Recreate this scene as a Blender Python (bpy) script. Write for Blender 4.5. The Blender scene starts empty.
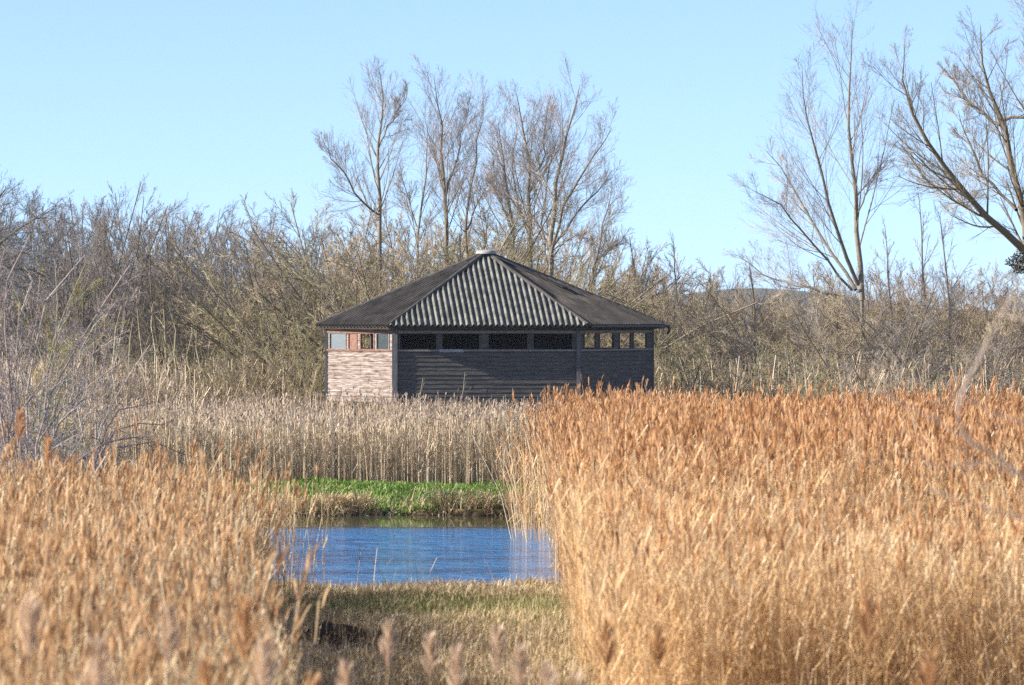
import bpy, math, random
import numpy as np
from math import radians as R, pi, sin, cos
S = bpy.context.scene
COL = S.collection
# ------------------------------------------------------------------ camera
CAMZ = 4.3
F = 4080.0                       # focal length in pixels at 1024 wide
cd = bpy.data.cameras.new('camera'); cam = bpy.data.objects.new('camera', cd); COL.objects.link(cam)
cam.location = (0, 0, CAMZ)
cam.rotation_euler = (R(90) - math.atan(30.5/F), 0, 0)
cd.sensor_width = 36; cd.lens = 36*F/1024
cd.clip_start = 0.5; cd.clip_end = 9000
cd.dof.use_dof = True; cd.dof.focus_distance = 103; cd.dof.aperture_fstop = 3.8
S.camera = cam
S.render.resolution_x = 1024; S.render.resolution_y = 685
# ------------------------------------------------------------------ sky, sun, exposure
SUN_EL = 26.0
SUN_AZ = 13.5                    # degrees the sun stands in front of exact left (towards the camera side)
a_ = R(SUN_AZ)
SDIR = np.array([-cos(a_)*cos(R(SUN_EL)), -sin(a_)*cos(R(SUN_EL)), sin(R(SUN_EL))])
W = bpy.data.worlds.new('World'); S.world = W; W.use_nodes = True
nt = W.node_tree; nt.nodes.clear()
sky = nt.nodes.new('ShaderNodeTexSky'); sky.sky_type = 'NISHITA'; sky.sun_disc = False
sky.sun_elevation = R(SUN_EL); sky.sun_rotation = math.atan2(SDIR[0], SDIR[1])
sky.altitude = 0; sky.air_density = 0.75; sky.dust_density = 0.0; sky.ozone_density = 3.0
tint = nt.nodes.new('ShaderNodeMix'); tint.data_type = 'RGBA'; tint.blend_type = 'MULTIPLY'
tint.inputs[0].default_value = 1.0; tint.inputs[7].default_value = (1.12, 1.04, 1.0, 1)
bg = nt.nodes.new('ShaderNodeBackground'); bg.inputs[1].default_value = 0.12
wo = nt.nodes.new('ShaderNodeOutputWorld')
wtc = nt.nodes.new('ShaderNodeTexCoord'); wad = nt.nodes.new('ShaderNodeVectorMath'); wad.operation = 'ADD'; wad.inputs[1].default_value = (0, 0, .09)
wno = nt.nodes.new('ShaderNodeVectorMath'); wno.operation = 'NORMALIZE'
nt.links.new(wtc.outputs['Generated'], wad.inputs[0]); nt.links.new(wad.outputs[0], wno.inputs[0]); nt.links.new(wno.outputs[0], sky.inputs[0])
nt.links.new(sky.outputs[0], tint.inputs[6]); nt.links.new(tint.outputs[2], bg.inputs[0]); nt.links.new(bg.outputs[0], wo.inputs[0])
sd = bpy.data.lights.new('sun', 'SUN'); sd.energy = 5.0; sd.angle = R(0.53); sd.color = (1.0, 0.93, 0.83)
so = bpy.data.objects.new('sun', sd); COL.objects.link(so); so.location = (-60, -10, 40)
so.rotation_euler = (R(90-SUN_EL), 0, math.atan2(-SDIR[0], SDIR[1]) + 0.0)
from mathutils import Vector
so.rotation_euler = Vector(SDIR).to_track_quat('Z', 'Y').to_euler()
S.view_settings.view_transform = 'Standard'; S.view_settings.look = 'None'
S.view_settings.gamma = 1; S.view_settings.use_curve_mapping = False
S.view_settings.exposure = 1.04
S.render.engine = 'CYCLES'
S.cycles.max_bounces = 4; S.cycles.diffuse_bounces = 2; S.cycles.glossy_bounces = 2; S.cycles.volume_bounces = 0
S.cycles.transmission_bounces = 4; S.cycles.transparent_max_bounces = 6
S.cycles.caustics_reflective = False; S.cycles.caustics_refractive = False
S.cycles.use_denoising = False

rng = np.random.default_rng(7)
def W3(px, py, d):               # a point at distance d (metres down the view)
    return np.array([(px-512)/F*d, d, CAMZ+(312-py)/F*d])

# ------------------------------------------------------------------ materials
def newmat(name):
    m = bpy.data.materials.new(name); m.use_nodes = True
    n = m.node_tree; n.nodes.clear()
    return m, n, n.nodes, n.links
def ramp(nodes, stops):
    r = nodes.new('ShaderNodeValToRGB'); e = r.color_ramp.elements
    e[0].position, e[0].color = stops[0][0], (*stops[0][1], 1)
    e[1].position, e[1].color = stops[-1][0], (*stops[-1][1], 1)
    for p, c in stops[1:-1]:
        k = e.new(p); k.color = (*c, 1)
    return r
def mat_tint(name, stops, noise=0.0, scale=1.0, transl=0.0):
    """colour from the per-stalk / per-twig 'tint' attribute, mixed with large soft noise"""
    m, n, N, L = newmat(name)
    at = N.new('ShaderNodeAttribute'); at.attribute_name = 'tint'
    r = ramp(N, stops)
    if noise > 0:
        tc = N.new('ShaderNodeTexCoord'); nz = N.new('ShaderNodeTexNoise'); nz.inputs['Scale'].default_value = scale
        nz.inputs['Detail'].default_value = 2
        L.new(tc.outputs['Object'], nz.inputs['Vector'])
        mx = N.new('ShaderNodeMath'); mx.operation = 'MULTIPLY_ADD'; mx.inputs[1].default_value = noise; mx.inputs[2].default_value = -noise/2
        ad = N.new('ShaderNodeMath'); ad.operation = 'ADD'; ad.use_clamp = True
        L.new(nz.outputs['Fac'], mx.inputs[0]); L.new(mx.outputs[0], ad.inputs[0]); L.new(at.outputs['Fac'], ad.inputs[1])
        L.new(ad.outputs[0], r.inputs[0])
    else:
        L.new(at.outputs['Fac'], r.inputs[0])
    d = N.new('ShaderNodeBsdfDiffuse'); o = N.new('ShaderNodeOutputMaterial')
    L.new(r.outputs[0], d.inputs[0])
    if transl > 0:
        t = N.new('ShaderNodeBsdfTranslucent'); ms = N.new('ShaderNodeMixShader'); ms.inputs[0].default_value = transl
        L.new(r.outputs[0], t.inputs[0]); L.new(d.outputs[0], ms.inputs[1]); L.new(t.outputs[0], ms.inputs[2]); L.new(ms.outputs[0], o.inputs[0])
    else:
        L.new(d.outputs[0], o.inputs[0])
    return m
def mat_noise(name, stops, scale=(1, 1, 1), nscale=5, detail=6, rough=0.9, spec=0.15, bump=0.0, rotz=0, metallic=0.0, dist=0.0):
    m, n, N, L = newmat(name)
    tc = N.new('ShaderNodeTexCoord'); mp = N.new('ShaderNodeMapping'); mp.inputs['Scale'].default_value = scale
    mp.inputs['Rotation'].default_value = (0, 0, rotz)
    nz = N.new('ShaderNodeTexNoise'); nz.inputs['Scale'].default_value = nscale; nz.inputs['Detail'].default_value = detail
    nz.inputs['Roughness'].default_value = 0.65; nz.inputs['Distortion'].default_value = dist
    r = ramp(N, stops); b = N.new('ShaderNodeBsdfPrincipled'); o = N.new('ShaderNodeOutputMaterial')
    b.inputs['Roughness'].default_value = rough; b.inputs['Specular IOR Level'].default_value = spec; b.inputs['Metallic'].default_value = metallic
    L.new(tc.outputs['Object'], mp.inputs[0]); L.new(mp.outputs[0], nz.inputs['Vector']); L.new(nz.outputs['Fac'], r.inputs[0])
    L.new(r.outputs[0], b.inputs['Base Color']); L.new(b.outputs[0], o.inputs[0])
    if bump:
        bp = N.new('ShaderNodeBump'); bp.inputs['Strength'].default_value = bump; bp.inputs['Distance'].default_value = 0.02
        L.new(nz.outputs['Fac'], bp.inputs['Height']); L.new(bp.outputs[0], b.inputs['Normal'])
    return m

M = {}
# reeds
M['reed_gold'] = mat_tint('reed_gold', [(0, (.34, .17, .07)), (.3, (.62, .38, .18)), (.7, (.80, .56, .31)), (1, (.90, .72, .48))], .5, .9, .3)
M['plume_gold'] = mat_tint('plume_gold', [(0, (.26, .115, .045)), (.5, (.56, .30, .135)), (1, (.78, .52, .30))], .5, .9, .35)
M['reed_blonde'] = mat_tint('reed_blonde', [(0, (.44, .26, .12)), (.3, (.68, .44, .22)), (.7, (.84, .61, .35)), (1, (.90, .74, .50))], .4, .9, .35)
M['plume_pale'] = mat_tint('plume_pale', [(0, (.42, .27, .17)), (.5, (.66, .47, .32)), (1, (.82, .66, .48))], .4, .9, .35)
M['reed_pink'] = mat_tint('reed_pink', [(0, (.26, .16, .08)), (.4, (.56, .39, .21)), (.8, (.77, .58, .36)), (1, (.86, .72, .50))], .5, .9, .3)
M['plume_pink'] = mat_tint('plume_pink', [(0, (.28, .135, .055)), (.5, (.55, .33, .165)), (1, (.76, .54, .33))], .5, .9, .35)
M['reed_grey'] = mat_tint('reed_grey', [(0, (.30, .215, .13)), (.4, (.56, .43, .29)), (.8, (.76, .62, .45)), (1, (.86, .74, .56))], .4, .5, .25)
M['plume_grey'] = mat_tint('plume_grey', [(0, (.26, .19, .14)), (.5, (.40, .31, .24)), (1, (.54, .44, .36))], .4, .5, .3)
M['straw'] = mat_tint('straw', [(0, (.20, .14, .065)), (.35, (.50, .36, .19)), (.7, (.72, .56, .34)), (1, (.84, .70, .48))], .4, 1.2, .25)
M['green'] = mat_tint('green_grass', [(0, (.05, .10, .02)), (.4, (.15, .27, .05)), (.75, (.29, .41, .10)), (1, (.56, .48, .26))], .6, 1.1, .35)
M['olive'] = mat_tint('olive_grass', [(0, (.10, .12, .035)), (.4, (.25, .26, .095)), (.7, (.48, .40, .20)), (1, (.66, .54, .32))], .6, 1.3, .3)
# wood of trees and shrubs
def bark(name, a, b, c): return mat_tint(name, [(0, a), (.5, b), (1, c)], .3, .35)
M['tw_greyblue'] = bark('grey_twig', (.13, .115, .105), (.235, .21, .195), (.36, .32, .29))
M['tw_brown'] = bark('brown_twig', (.19, .14, .09), (.34, .26, .175), (.50, .40, .28))
M['tw_olive'] = bark('olive_twig', (.16, .14, .065), (.32, .275, .145), (.49, .43, .25))
M['tw_tan'] = bark('tan_twig', (.22, .17, .10), (.39, .31, .20), (.55, .46, .32))
M['tw_pink'] = bark('pink_twig', (.25, .20, .17), (.41, .34, .29), (.56, .47, .41))
M['tw_pale'] = bark('pale_bark', (.20, .18, .11), (.35, .32, .21), (.52, .48, .35))
M['bleached'] = bark('bleached_bark', (.18, .13, .10), (.37, .29, .24), (.62, .52, .45))
M['dead_dark'] = bark('dead_dark_bark', (.08, .055, .06), (.14, .10, .105), (.24, .18, .18))
M['trunk'] = bark('trunk_bark', (.12, .10, .075), (.22, .185, .14), (.34, .29, .22))
M['trunk_dark'] = bark('trunk_dark_bark', (.075, .060, .045), (.15, .12, .085), (.27, .22, .15))
M['lichen'] = mat_tint('yellow_lichen', [(0, (.25, .20, .04)), (.5, (.38, .30, .07)), (1, (.52, .42, .12))], .3, 1)
M['ivy'] = mat_tint('ivy_leaf', [(0, (.03, .026, .014)), (.5, (.07, .06, .033)), (1, (.16, .13, .08))], .3, 1)
# the hide
M['wood_bleached'] = mat_noise('bleached_board', [(.34, (.09, .052, .042)), (.44, (.20, .145, .115)), (.53, (.30, .25, .215)), (.68, (.40, .36, .32))], (.9, .9, 9), 3.4, 8, .85, .1, .3, dist=.4)
M['wood_dark'] = mat_noise('dark_board', [(.25, (.028, .026, .025)), (.5, (.085, .078, .074)), (.75, (.20, .18, .155))], (1.2, 1.2, 18), 2.6, 8, .8, .2, .3, dist=.3)
M['wood_red'] = mat_noise('red_brown_timber', [(.3, (.11, .055, .04)), (.55, (.24, .14, .10)), (.8, (.36, .25, .20))], (3, 3, 8), 3, 6, .8, .1, .2)
M['post'] = mat_noise('post_timber', [(.3, (.06, .062, .07)), (.7, (.15, .15, .16))], (6, 6, 1), 3, 6, .8, .2, .2)
M['frame'] = mat_noise('frame_timber', [(.3, (.12, .11, .105)), (.7, (.30, .28, .26))], (3, 3, 3), 5, 6, .8, .2, .2)
M['shutter'] = mat_noise('shutter_timber', [(.3, (.16, .07, .05)), (.7, (.34, .20, .15))], (3, 3, 3), 5, 6, .8, .2, .2)
M['dark_in'] = mat_noise('interior_timber', [(.3, (.03, .025, .022)), (.7, (.07, .058, .05))], (1, 1, 8), 3, 5, .9, .1)
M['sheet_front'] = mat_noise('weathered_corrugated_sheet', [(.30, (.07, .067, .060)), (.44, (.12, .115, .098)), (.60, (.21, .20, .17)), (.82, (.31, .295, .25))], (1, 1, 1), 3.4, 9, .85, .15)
M['sheet_dark'] = mat_noise('dark_corrugated_sheet', [(.30, (.045, .038, .032)), (.5, (.088, .075, .064)), (.75, (.15, .13, .11))], (1, 1, 1), 2.2, 9, .9, .1, .3)  # darker sheet colour for the left and right slopes
M['ridge'] = mat_noise('ridge_capping', [(.3, (.05, .045, .043)), (.7, (.12, .11, .10))], (1, 1, 1), 5, 6, .9, .1)
M['cap'] = mat_noise('pale_cap', [(.3, (.22, .22, .21)), (.7, (.42, .42, .40))], (1, 1, 1), 6, 5, .6, .3)
M['gutter'] = mat_noise('black_gutter', [(.3, (.015, .015, .015)), (.7, (.04, .04, .04))], (1, 1, 1), 6, 5, .5, .4)
M['pale_board'] = mat_noise('grey_repair_board', [(.3, (.22, .22, .23)), (.7, (.36, .36, .37))], (1, 1, 6), 5, 5, .8, .2)
def mat_glass(name, col, rough):
    m, n, N, L = newmat(name); g = N.new('ShaderNodeBsdfGlossy'); t = N.new('ShaderNodeBsdfTransparent'); o = N.new('ShaderNodeOutputMaterial')
    d = N.new('ShaderNodeBsdfDiffuse'); d.inputs[0].default_value = (*col, 1)
    ms = N.new('ShaderNodeMixShader'); ms.inputs[0].default_value = .55
    m2 = N.new('ShaderNodeMixShader'); m2.inputs[0].default_value = .35
    g.inputs['Roughness'].default_value = rough; g.inputs[0].default_value = (.75, .78, .8, 1)
    L.new(d.outputs[0], ms.inputs[1]); L.new(g.outputs[0], ms.inputs[2])
    L.new(ms.outputs[0], m2.inputs[1]); L.new(t.outputs[0], m2.inputs[2]); L.new(m2.outputs[0], o.inputs[0]); return m
M['glass'] = mat_glass('dusty_glass', (.34, .36, .35), .12)
M['glass_clear'] = mat_glass('grimy_glass', (.10, .12, .13), .05)

# ------------------------------------------------------------------ mesh helpers
def mesh(name, V, Q, mats, tintv=None, midx=None, smooth=False, loc=None):
    V = np.asarray(V, dtype=np.float32).reshape(-1, 3)
    if loc is not None: V = V - np.asarray(loc, dtype=np.float32)
    Q = np.asarray(Q, dtype=np.int32)
    me = bpy.data.meshes.new(name)
    nv, nq, k = len(V), len(Q), Q.shape[1]
    me.vertices.add(nv); me.vertices.foreach_set('co', V.ravel())
    me.loops.add(nq*k); me.loops.foreach_set('vertex_index', Q.ravel())
    me.polygons.add(nq); me.polygons.foreach_set('loop_start', np.arange(0, nq*k, k, dtype=np.int32))
    for m in (mats if isinstance(mats, (list, tuple)) else [mats]): me.materials.append(m)
    if midx is not None: me.polygons.foreach_set('material_index', np.asarray(midx, dtype=np.int32))
    me.polygons.foreach_set('use_smooth', np.full(nq, smooth, dtype=bool))
    me.update(calc_edges=True)
    if tintv is not None:
        a = me.attributes.new('tint', 'FLOAT', 'POINT'); a.data.foreach_set('value', np.asarray(tintv, dtype=np.float32).ravel())
    return me
def link(name, me, parent=None, loc=(0, 0, 0)):
    o = bpy.data.objects.new(name, me); COL.objects.link(o); o.location = loc
    if parent is not None: o.parent = parent
    return o
def tag(o, label, cat=None, group=None, kind=None):
    o['label'] = label
    if cat: o['category'] = cat
    if group: o['group'] = group
    if kind: o['kind'] = kind
    return o
def empty(name, loc):
    o = bpy.data.objects.new(name, None); COL.objects.link(o); o.location = loc; o.empty_display_size = .3
    return o
class Acc:
    """collects quads with tint and material index"""
    def __init__(s): s.V = []; s.Q = []; s.T = []; s.Mi = []; s.n = 0
    def add(s, V, Q, T=None, mi=0):
        V = np.asarray(V, float).reshape(-1, 3); Q = np.asarray(Q, int).reshape(-1, 4)
        s.V.append(V); s.Q.append(Q+s.n); s.n += len(V)
        s.T.append(np.full(len(V), .5) if T is None else np.asarray(T, float).ravel()); s.Mi.append(np.full(len(Q), mi))
    def box(s, o, ax, ay, az, mi=0):     # o = corner, ax/ay/az = edge vectors
        o, ax, ay, az = map(lambda v: np.array(v, float), (o, ax, ay, az))
        V = [o, o+ax, o+ax+ay, o+ay, o+az, o+ax+az, o+ax+ay+az, o+ay+az]
        s.add(V, [(3, 2, 1, 0), (4, 5, 6, 7), (0, 1, 5, 4), (1, 2, 6, 5), (2, 3, 7, 6), (3, 0, 4, 7)], None, mi)
    def build(s, name, mats, parent=None, smooth=False, loc=(0, 0, 0), oloc=(0, 0, 0)):
        me = mesh(name, np.concatenate(s.V), np.concatenate(s.Q), mats, np.concatenate(s.T), np.concatenate(s.Mi), smooth, loc)
        return link(name, me, parent, oloc)
def ribbons(P, Wd, side, T):
    """P (N,K,3), Wd (N,K) half widths, side (N,3)"""
    N, K, _ = P.shape
    A = P - side[:, None, :]*Wd[..., None]; B = P + side[:, None, :]*Wd[..., None]
    V = np.stack([A, B], 2).reshape(-1, 3)
    base = (np.arange(N)*K*2)[:, None] + (np.arange(K-1)*2)[None, :]
    b = base.ravel(); Q = np.stack([b, b+1, b+3, b+2], 1)
    return V, Q, np.repeat(T, K*2)
def tubes(P, Rr, sides, T):
    N, K, _ = P.shape
    t = np.zeros_like(P); t[:, 1:-1] = P[:, 2:]-P[:, :-2]; t[:, 0] = P[:, 1]-P[:, 0]; t[:, -1] = P[:, -1]-P[:, -2]
    t /= np.linalg.norm(t, axis=2, keepdims=True)+1e-9
    m = t.mean(1); ref = np.where(np.abs(m[:, 2:3]) > .8, np.array([[1., .1, 0]]), np.array([[0., .1, 1.]]))
    u = np.cross(t, ref[:, None, :]); u /= np.linalg.norm(u, axis=2, keepdims=True)+1e-9
    v = np.cross(t, u)
    an = np.arange(sides)/sides*2*pi
    ring = u[:, :, None, :]*np.cos(an)[None, None, :, None] + v[:, :, None, :]*np.sin(an)[None, None, :, None]
    V = (P[:, :, None, :] + ring*Rr[:, :, None, None]).reshape(-1, 3)
    n0 = (np.arange(N)*K*sides)[:, None, None] + (np.arange(K-1)*sides)[None, :, None]
    i = np.arange(sides)[None, None, :]; j = (i+1) % sides
    Q = np.stack(np.broadcast_arrays(n0+i, n0+j, n0+sides+j, n0+sides+i), -1).reshape(-1, 4)
    return V, Q, np.repeat(T, K*sides)
def unit(v): return v/(np.linalg.norm(v, axis=-1, keepdims=True)+1e-9)

# ------------------------------------------------------------------ branch growth
def interp(P, t):                 # P (M,K,3), t (M,) in 0..1
    K = P.shape[1]; f = np.clip(t, 0, .9999)*(K-1); i = f.astype(int); w = (f-i)[..., None]
    r = np.arange(len(P)); return P[r, i]*(1-w)+P[r, i+1]*w, unit(P[r, i+1]-P[r, i])
def sprout(P, Rr, n, t0, ang, lf, K, wander, up, rng, rf=.6, t1=1.0, flat=0, lmin=.35, spread=.35, rmin=.0025):
    """n children along each parent; returns polylines and radii"""
    N = len(P); idx = np.repeat(np.arange(N), n)
    t = t0 + (t1-t0)*((np.tile(np.arange(n), N)+rng.random(N*n))/n)
    p, d = interp(P[idx], t)
    L = np.linalg.norm(np.diff(P, axis=1), axis=2).sum(1)[idx]
    rr = np.interp(t, np.linspace(0, 1, Rr.shape[1]), np.arange(Rr.shape[1]))
    i = np.clip(rr.astype(int), 0, Rr.shape[1]-2); pr = Rr[idx, i]*(1-(rr-i))+Rr[idx, i+1]*(rr-i)
    ax = unit(np.cross(d, rng.normal(size=d.shape)))
    if flat: ax[:, 2] *= flat; ax = unit(ax)
    a = ang*(1+rng.normal(size=len(t))*spread)
    perp = unit(np.cross(ax, d))
    d0 = unit(d*np.cos(a)[:, None] + perp*np.sin(a)[:, None])
    ln = L*lf*(1-(1-lmin)*(t-t0)/(1-t0+1e-6))*(.6+.7*rng.random(len(t)))
    out = np.zeros((len(t), K, 3)); out[:, 0] = p
    for k in range(1, K):
        d0 = unit(d0 + rng.normal(size=d0.shape)*wander + np.array([0, 0, up]))
        out[:, k] = out[:, k-1] + d0*(ln/(K-1))[:, None]
    r0 = np.maximum(pr*rf, rmin)
    prof = np.linspace(1, .35, K)[None, :]
    return out, r0[:, None]*prof
RS = 1.0
def poly(points, radii, K=9, wob=0.0, rng=rng):
    points = np.array(points, float); radii = np.array(radii, float)
    s = np.r_[0, np.cumsum(np.linalg.norm(np.diff(points, axis=0), axis=1))]; u = np.linspace(0, s[-1], K)
    P = np.stack([np.interp(u, s, points[:, k]) for k in range(3)], 1); Rr = np.interp(u, s, radii)*RS
    if wob:
        w = rng.normal(size=(K, 3))*wob; w[0] = 0; w[-1] = 0; P = P+w
    return P, Rr
def tvals(n, rng): return rng.random(n)

def tree_parts(limbs, levels, rng, sides0=7):
    """limbs: list of (P(K,3), R(K)) -> (trunk Acc, crown Acc). levels: dicts for sprout"""
    P = np.stack([l[0] for l in limbs]); Rr = np.stack([l[1] for l in limbs])
    tr = Acc(); V, Q, T = tubes(P, Rr, sides0, rng.random(len(P))*.4+.3); tr.add(V, Q, T)
    cr = Acc()
    for k, lv in enumerate(levels):
        lv = dict(lv); sd = lv.pop('sides', 3); lo = lv.pop('limb', False)
        P, Rr = sprout(P, Rr, rng=rng, **lv)
        V, Q, T = tubes(P, Rr, sd, rng.random(len(P)))
        (tr if lo else cr).add(V, Q, T)
    return tr, cr
def make_tree(kind, label, cat, base, limbs, levels, rng, mt, mc, group=None, crown='crown', trunk='trunk'):
    t = empty(kind, base); tag(t, label, cat, group)
    tr, cr = tree_parts(limbs, levels, rng)
    tr.build(trunk, M[mt], t, True, base); cr.build(crown, M[mc], t, False, base)
    return t
def fan(n, spread, H, r, rng, K=6, arch=.25):
    """n stems fanning from a common base at the origin"""
    L = []
    for i in range(n):
        az = rng.random()*2*pi; tilt = spread*math.sqrt(rng.random()); h = H*(.65+.45*rng.random())
        d = np.array([cos(az)*sin(tilt), sin(az)*sin(tilt), cos(tilt)])
        P = [np.array([cos(az), sin(az), 0])*rng.random()*.25*H/4]
        for k in range(1, K):
            d = unit(d + rng.normal(size=3)*.09 + np.array([cos(az), sin(az), 0])*arch*.1)
            P.append(P[-1]+d*h/(K-1))
        L.append((np.array(P), np.linspace(r, r*.3, K)*(.7+.6*rng.random())))
    return L

# ================================================================== GROUND
def sm(a, b, x): t = np.clip((x-a)/(b-a), 0, 1); return t*t*(3-2*t)
def near_edge(x): return 60.9 + .35*np.sin(x*1.3+1)+.25*np.sin(x*3.1)
def far_edge(x): return 86.3 + .25*np.sin(x*1.9)+.18*np.sin(x*4.7+2)
def gz(x, y):
    x = np.asarray(x, float); y = np.asarray(y, float)
    ne, fe = near_edge(x), far_edge(x)
    near = .10 + .22*(1-sm(46, 62, y))*1.0 + .03*np.sin(x*2.3+y*1.1)*np.sin(y*1.7)
    far = .10 + .27*sm(86.4, 91.5, y) + .05*np.sin(x*.8+y*.6) + .03*np.sin(x*3.1)*np.sin(y*2.7)
    z = np.where(y < (ne+fe)/2, near, far)
    dip = sm(0, .9, y-ne)*sm(0, .35, fe-y)*sm(-17.5, -16, x)*(1-sm(13.5, 15, x))
    z = z*(1-dip) - .6*dip
    # dark mud hump near the channel
    z = z + (.30+.06*np.sin(x*5.3+y*2.1)+.03*np.sin(x*11-y*4))*np.exp(-(((x+2.0)/.70)**2+((y-48.3)/1.2)**2))
    z = z + sm(1500, 2600, y)*(5+14*np.exp(-((x-150)/70)**2)) * (1-.3*sm(2600, 4200, y))
    return z
xs = np.unique(np.r_[np.linspace(-3000, -200, 25), np.linspace(-200, -22, 24), np.arange(-22, 18, .2), np.linspace(18, 400, 50), np.linspace(400, 3000, 25)])
ys = np.unique(np.r_[np.linspace(-300, 10, 12), np.linspace(10, 44, 40), np.arange(44, 97, .2), np.linspace(97, 200, 50), np.linspace(200, 1200, 20), np.linspace(1200, 5200, 40)])
X, Y = np.meshgrid(xs, ys); Z = gz(X, Y)
V = np.stack([X, Y, Z], -1).reshape(-1, 3); nx = len(xs)
i = (np.arange(len(ys)-1)[:, None]*nx+np.arange(nx-1)[None, :]).ravel(); Q = np.stack([i, i+1, i+1+nx, i+nx], 1)
def ground_mat():
    m, n, N, L = newmat('marsh_ground')
    tc = N.new('ShaderNodeTexCoord'); sp = N.new('ShaderNodeSeparateXYZ'); L.new(tc.outputs['Object'], sp.inputs[0])
    nz = N.new('ShaderNodeTexNoise'); nz.inputs['Scale'].default_value = 2.5; nz.inputs['Detail'].default_value = 8; L.new(tc.outputs['Object'], nz.inputs['Vector'])
    n2 = N.new('ShaderNodeTexNoise'); n2.inputs['Scale'].default_value = .35; n2.inputs['Detail'].default_value = 4; L.new(tc.outputs['Object'], n2.inputs['Vector'])
    straw = ramp(N, [(.3, (.10, .07, .035)), (.55, (.26, .18, .09)), (.75, (.38, .28, .15))]); L.new(nz.outputs['Fac'], straw.inputs[0])
    green = ramp(N, [(.3, (.05, .09, .02)), (.7, (.12, .22, .04))]); L.new(nz.outputs['Fac'], green.inputs[0])
    mud = ramp(N, [(.3, (.02, .014, .010)), (.7, (.07, .05, .035))]); L.new(nz.outputs['Fac'], mud.inputs[0])
    wood = ramp(N, [(.3, (.05, .055, .035)), (.7, (.10, .09, .06))]); L.new(n2.outputs['Fac'], wood.inputs[0])
    def band(y0, y1, w):
        # 1 between y0 and y1 with wobbly edges
        ad = N.new('ShaderNodeMath'); ad.operation = 'MULTIPLY_ADD'; ad.inputs[1].default_value = 3.0; L.new(n2.outputs['Fac'], ad.inputs[0]); L.new(sp.outputs['Y'], ad.inputs[2])
        a = N.new('ShaderNodeMapRange'); a.inputs[1].default_value = y0+1.5-w; a.inputs[2].default_value = y0+1.5+w; L.new(ad.outputs[0], a.inputs[0])
        b = N.new('ShaderNodeMapRange'); b.inputs[1].default_value = y1+1.5+w; b.inputs[2].default_value = y1+1.5-w; L.new(ad.outputs[0], b.inputs[0])
        mu = N.new('ShaderNodeMath'); mu.operation = 'MULTIPLY'; L.new(a.outputs[0], mu.inputs[0]); L.new(b.outputs[0], mu.inputs[1]); return mu
    def mixc(f, a, b):
        x = N.new('ShaderNodeMix'); x.data_type = 'RGBA'; L.new(f.outputs[0], x.inputs[0]); L.new(a, x.inputs[6]); L.new(b, x.inputs[7]); return x.outputs[2]
    c = mixc(band(86.5, 94.5, .3), straw.outputs[0], green.outputs[0])
    c = mixc(band(46, 51.5, 1.0), c, mud.outputs[0])
    c = mixc(band(150, 9000, 30), c, wood.outputs[0])
    # below the water line the bank is wet and dark
    wet = N.new('ShaderNodeMapRange'); wet.inputs[1].default_value = .10; wet.inputs[2].default_value = .0; L.new(sp.outputs['Z'], wet.inputs[0])
    c = mixc(wet, c, mud.outputs[0])
    d = N.new('ShaderNodeBsdfDiffuse'); o = N.new('ShaderNodeOutputMaterial'); L.new(c, d.inputs[0]); L.new(d.outputs[0], o.inputs[0]); return m
g = link('ground', mesh('ground', V, Q, ground_mat(), smooth=True))
tag(g, 'flat marsh ground of straw, mud and grass running back to a low blue hill', kind='structure')

# ------------------------------------------------------------------ water
def water_mat():
    m, n, N, L = newmat('pond_water')
    b = N.new('ShaderNodeBsdfPrincipled'); o = N.new('ShaderNodeOutputMaterial')
    b.inputs['Base Color'].default_value = (.028, .15, .38, 1); b.inputs['Roughness'].default_value = .06; b.inputs['IOR'].default_value = 1.33
    tc = N.new('ShaderNodeTexCoord'); sp = N.new('ShaderNodeSeparateXYZ'); L.new(tc.outputs['Object'], sp.inputs[0])
    m1 = N.new('ShaderNodeMapping'); m1.inputs['Scale'].default_value = (.6, 1.1, 1)
    L.new(tc.outputs['Object'], m1.inputs[0])
    n1 = N.new('ShaderNodeTexNoise'); n1.inputs['Scale'].default_value = 3.2; n1.inputs['Detail'].default_value = 4; L.new(m1.outputs[0], n1.inputs['Vector'])
    n2 = N.new('ShaderNodeTexNoise'); n2.inputs['Scale'].default_value = .5; n2.inputs['Detail'].default_value = 3; L.new(tc.outputs['Object'], n2.inputs['Vector'])
    # the strip under the far bank is sheltered and lies flat
    sh = N.new('ShaderNodeMapRange'); sh.inputs[1].default_value = 82.4; sh.inputs[2].default_value = 80.0; sh.inputs[3].default_value = .003; sh.inputs[4].default_value = 1.0
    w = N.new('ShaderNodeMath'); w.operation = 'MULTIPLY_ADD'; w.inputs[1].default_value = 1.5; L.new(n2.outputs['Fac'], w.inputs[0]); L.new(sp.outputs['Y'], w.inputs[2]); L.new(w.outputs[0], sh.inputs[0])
    st = N.new('ShaderNodeMath'); st.operation = 'MULTIPLY'; L.new(sh.outputs[0], st.inputs[0]); L.new(n1.outputs['Fac'], st.inputs[1])
    bp = N.new('ShaderNodeBump'); bp.inputs['Strength'].default_value = 1.0; bp.inputs['Distance'].default_value = .17
    mc = N.new('ShaderNodeMix'); mc.data_type = 'RGBA'; mc.inputs[6].default_value = (.040, .21, .48, 1); mc.inputs[7].default_value = (.075, .078, .036, 1)  # olive by the far bank: reflection of bank and reeds put into the base colour
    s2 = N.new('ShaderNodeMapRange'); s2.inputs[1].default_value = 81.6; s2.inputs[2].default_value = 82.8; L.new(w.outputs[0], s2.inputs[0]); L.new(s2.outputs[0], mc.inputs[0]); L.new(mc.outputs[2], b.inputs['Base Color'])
    L.new(st.outputs[0], bp.inputs['Height']); L.new(bp.outputs[0], b.inputs['Normal']); L.new(b.outputs[0], o.inputs[0]); return m
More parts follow.
